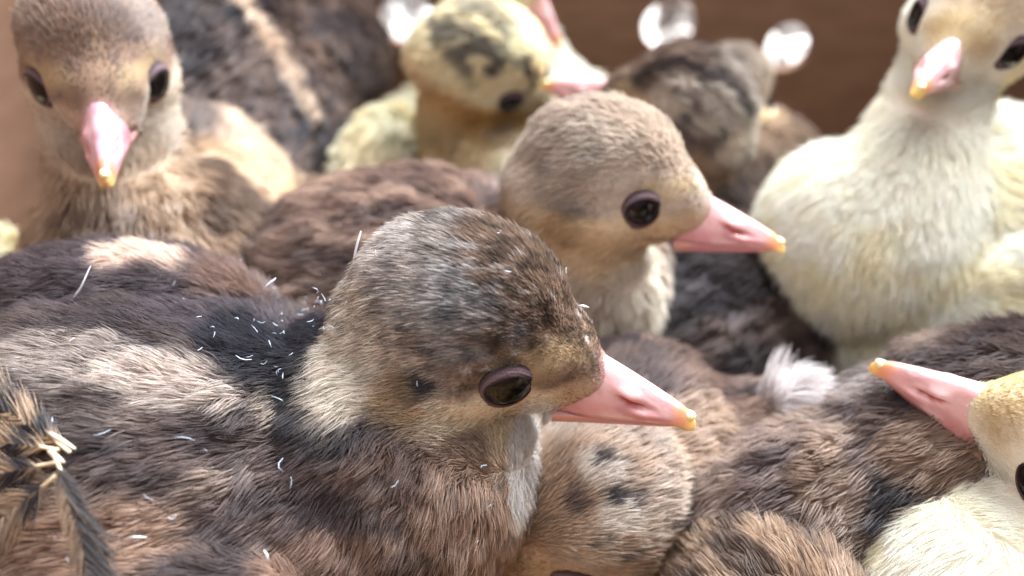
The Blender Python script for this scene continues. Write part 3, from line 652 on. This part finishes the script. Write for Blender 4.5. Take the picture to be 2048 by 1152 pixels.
# ------------------------------------------------------------------ barred wing feathers and loose sheath flakes of the foreground poult
def feather(base, tip, nrmv, width, bars, seed, tint_a, tint_b, sag=.1, left=1., right=1., dark_vane=False):
    g = np.random.default_rng(seed); base, tip = np.array(base, float), np.array(tip, float)
    ax = tip - base; L = np.linalg.norm(ax); ax = ax / L; side = nrm(np.cross(np.array(nrmv, float), ax)); nv = np.cross(ax, side)
    curve = lambda t: base + ax * (t * L)[..., None] + side * (sag * L * (t * (1 - t)))[..., None]
    n = int(L * 260); t = np.tile(np.linspace(.12, 1, n), 2); sd = np.repeat([1., -1.], n) * np.repeat([left, right], n)
    K = 6; s_ = np.linspace(0, 1, K)
    w_ = width * (.35 + .65 * np.sin(np.clip(t * 1.15, 0, 1) * math.pi * .62)) * np.clip((1.03 - t) * 5, .15, 1)
    grp = hash3(np.stack([np.floor(t * 14), sd > 0, np.full(len(t), seed)], 1).astype(int), 5) * .5
    a = .55 + g.normal(0, .16, len(t)) + grp * .45
    d = np.cos(a)[:, None] * ax + (np.sin(a) * np.sign(sd))[:, None] * side
    Lb = w_ * np.abs(sd) * (1 + g.normal(0, .2, len(t)))
    pts = curve(t)[:, None] + d[:, None] * (s_[None, :, None] * Lb[:, None, None]) + ax * ((s_ ** 2)[None, :, None] * Lb[:, None, None] * .35) \
        + nv * (g.normal(0, .035, (len(t), 1, 1)) - .10 * (s_ ** 2)[None, :, None] * Lb[:, None, None])
    tt = t[:, None] + s_[None] * .12
    dk = ss(np.sin(tt * bars * 2 * math.pi + seed + np.where(sd[:, None] > 0, 0, 1.3)) + g.normal(0, .45, (len(t), 1)), -.2, .7)
    if dark_vane: dk = np.where(sd[:, None] > 0, .92 - .5 * (g.random((len(t), 1)) < .08), dk * .45)
    col = tint_a * (1 - dk[..., None]) + tint_b * dk[..., None]; col = col * g.uniform(.75, 1.15, (len(t), 1, 1))
    rad = np.full((len(t), K), .0055) * np.linspace(1, .4, K)
    o = curvesobj('wing_feather', pts, rad, col, M_fur, main[0])
    tube('quill', [curve(np.array([k]))[0] for k in np.linspace(0, .96, 12)], [.022 * (1 - .8 * k) for k in np.linspace(0, 1, 12)], o, lin(222, 200, 164), nv)
def tube_geo(path, rad, n=6):
    path = np.array(path); tg = nrm(np.gradient(path, axis=0)); h_ = np.array([.3, .2, .93]); a = nrm(np.cross(tg, h_)); b_ = np.cross(tg, a)
    th = np.linspace(0, 2 * math.pi, n, endpoint=False)
    vs = (path[:, None] + (a[:, None] * np.cos(th)[None, :, None] + b_[:, None] * np.sin(th)[None, :, None]) * np.array(rad)[:, None, None]).reshape(-1, 3)
    m = len(path); fs = [[i * n + j, i * n + (j + 1) % n, (i + 1) * n + (j + 1) % n, (i + 1) * n + j] for i in range(m - 1) for j in range(n)]
    return vs, fs + [[j for j in range(n)][::-1], [(m - 1) * n + j for j in range(n)]]
M_quill = mat('quill_keratin', .4, attr='tint', sss=.2)
def tube(name, path, rad, parent, col, nv=None):
    vs, fs = tube_geo(path, rad); return meshobj(name, vs, fs, M_quill, parent, np.tile(col, (len(vs), 1)))
TA, TB = lin(184, 158, 130), lin(48, 40, 42)
nv0 = (.0, -.75, .65)
for k, (b_, t_, w_, bars, sag, l_, r_) in enumerate((
        ((140, 905, 8.24), (-70, 775, 8.55), .36, 3.2, -.10, 1, 1), ((118, 900, 8.16), (-120, 880, 8.40), .40, 2.7, -.08, 1, 1),
        ((112, 925, 8.10), (-130, 985, 8.24), .42, 2.4, -.06, 1, 1), ((112, 950, 8.06), (-90, 1110, 8.05), .42, 2.4, .05, 1, 1),
        ((104, 900, 8.00), (195, 1215, 7.70), .40, 1.6, .12, .75, .6))):
    feather(P(*b_), P(*t_), nv0, w_, bars, 1 + k, TA, TB, sag, l_, r_, k == 4)
for a_, b_ in (((150, 898, 8.1), (92, 862, 8.3)), ((128, 925, 8.0), (96, 902, 8.1))):
    pa, pb = P(*a_), P(*b_)
    tube('pin_feather_sheath', [pa + (pb - pa) * k for k in (0, .3, .6, 1)], [.014, .026, .032, .014], main[0], lin(196, 180, 164))
body = [c for c in main[0].children if c.name.startswith('body')][0]
me = body.data; nvv = len(me.vertices); co = np.empty(nvv * 3, np.float32); me.vertices.foreach_get('co', co); co = co.reshape(-1, 3) / S + ORG[main[0].name]
no = np.empty(nvv * 3, np.float32); me.vertices.foreach_get('normal', no); no = no.reshape(-1, 3)
g = np.random.default_rng(12)
wts = (no[:, 2] > .15) * (.12 + 2.5 * np.exp(-((co[:, 0] + 2.9) / 1.0) ** 2 - ((co[:, 1] - 7.7) / .9) ** 2) * (co[:, 2] < 7) + .05 * (co[:, 2] > 7))
idx = g.choice(nvv, 150, p=wts / wts.sum()); vs_, fs_ = [], []
for i in idx:
    ln_ = min(.42, .045 + g.exponential(.05)); d = nrm(g.normal(size=3) + np.array([-.6, 0, 0])); d = nrm(d - no[i] * (d @ no[i]) * .8)
    p0 = co[i] + no[i] * (g.uniform(.16, .32) if co[i][2] < 6.9 else g.uniform(.06, .13)); bend = g.normal(0, .3, 3) * ln_
    path = [p0 + d * ln_ * k + bend * k * (1 - k) * 2 for k in (0, .33, .66, 1)]; r_ = g.uniform(.003, .008)
    v_, f_ = tube_geo(path, [r_ * .6, r_, r_, r_ * .3], 4); o_ = sum(len(x) for x in vs_); vs_.append(v_); fs_ += [[a + o_ for a in f] for f in f_]
V_ = np.concatenate(vs_)
fl = meshobj('feather_sheath_flakes', V_, fs_, M_quill, body, np.tile(lin(176, 184, 198), (len(V_), 1))); fl['kind'] = 'stuff'
for a_, m_, b_ in (((118, 622, 10.3), (155, 590, 10.2), (181, 532, 10.1)), ((254, 668, 10.0), (284, 660, 9.98), (310, 652, 10.0)), ((66, 575, 10.6), (78, 548, 10.6), (98, 524, 10.6)),
                   ((706, 530, 9.9), (712, 495, 9.85), (722, 462, 9.8)), ((480, 828, 9.3), (498, 818, 9.3), (516, 812, 9.3)), ((600, 928, 9.0), (604, 912, 9.0), (602, 896, 9.0)),
                   ((254, 1075, 8.3), (274, 1074, 8.3), (294, 1075, 8.3)), ((528, 1100, 8.4), (534, 1110, 8.4), (536, 1124, 8.4)), ((1158, 611, 9.35), (1168, 612, 9.35), (1178, 615, 9.35)),
                   ((525, 580, 10.2), (540, 566, 10.2), (552, 556, 10.2)), ((400, 700, 10), (413, 697, 10), (428, 699, 10))):
    pa, pm, pb = P(*a_), P(*m_), P(*b_)
    tube('sheath_splinter', [pa, (pa + 3 * pm) / 4, (3 * pm + pb) / 4, pb], [.006, .015, .014, .004], body, lin(220, 224, 232))
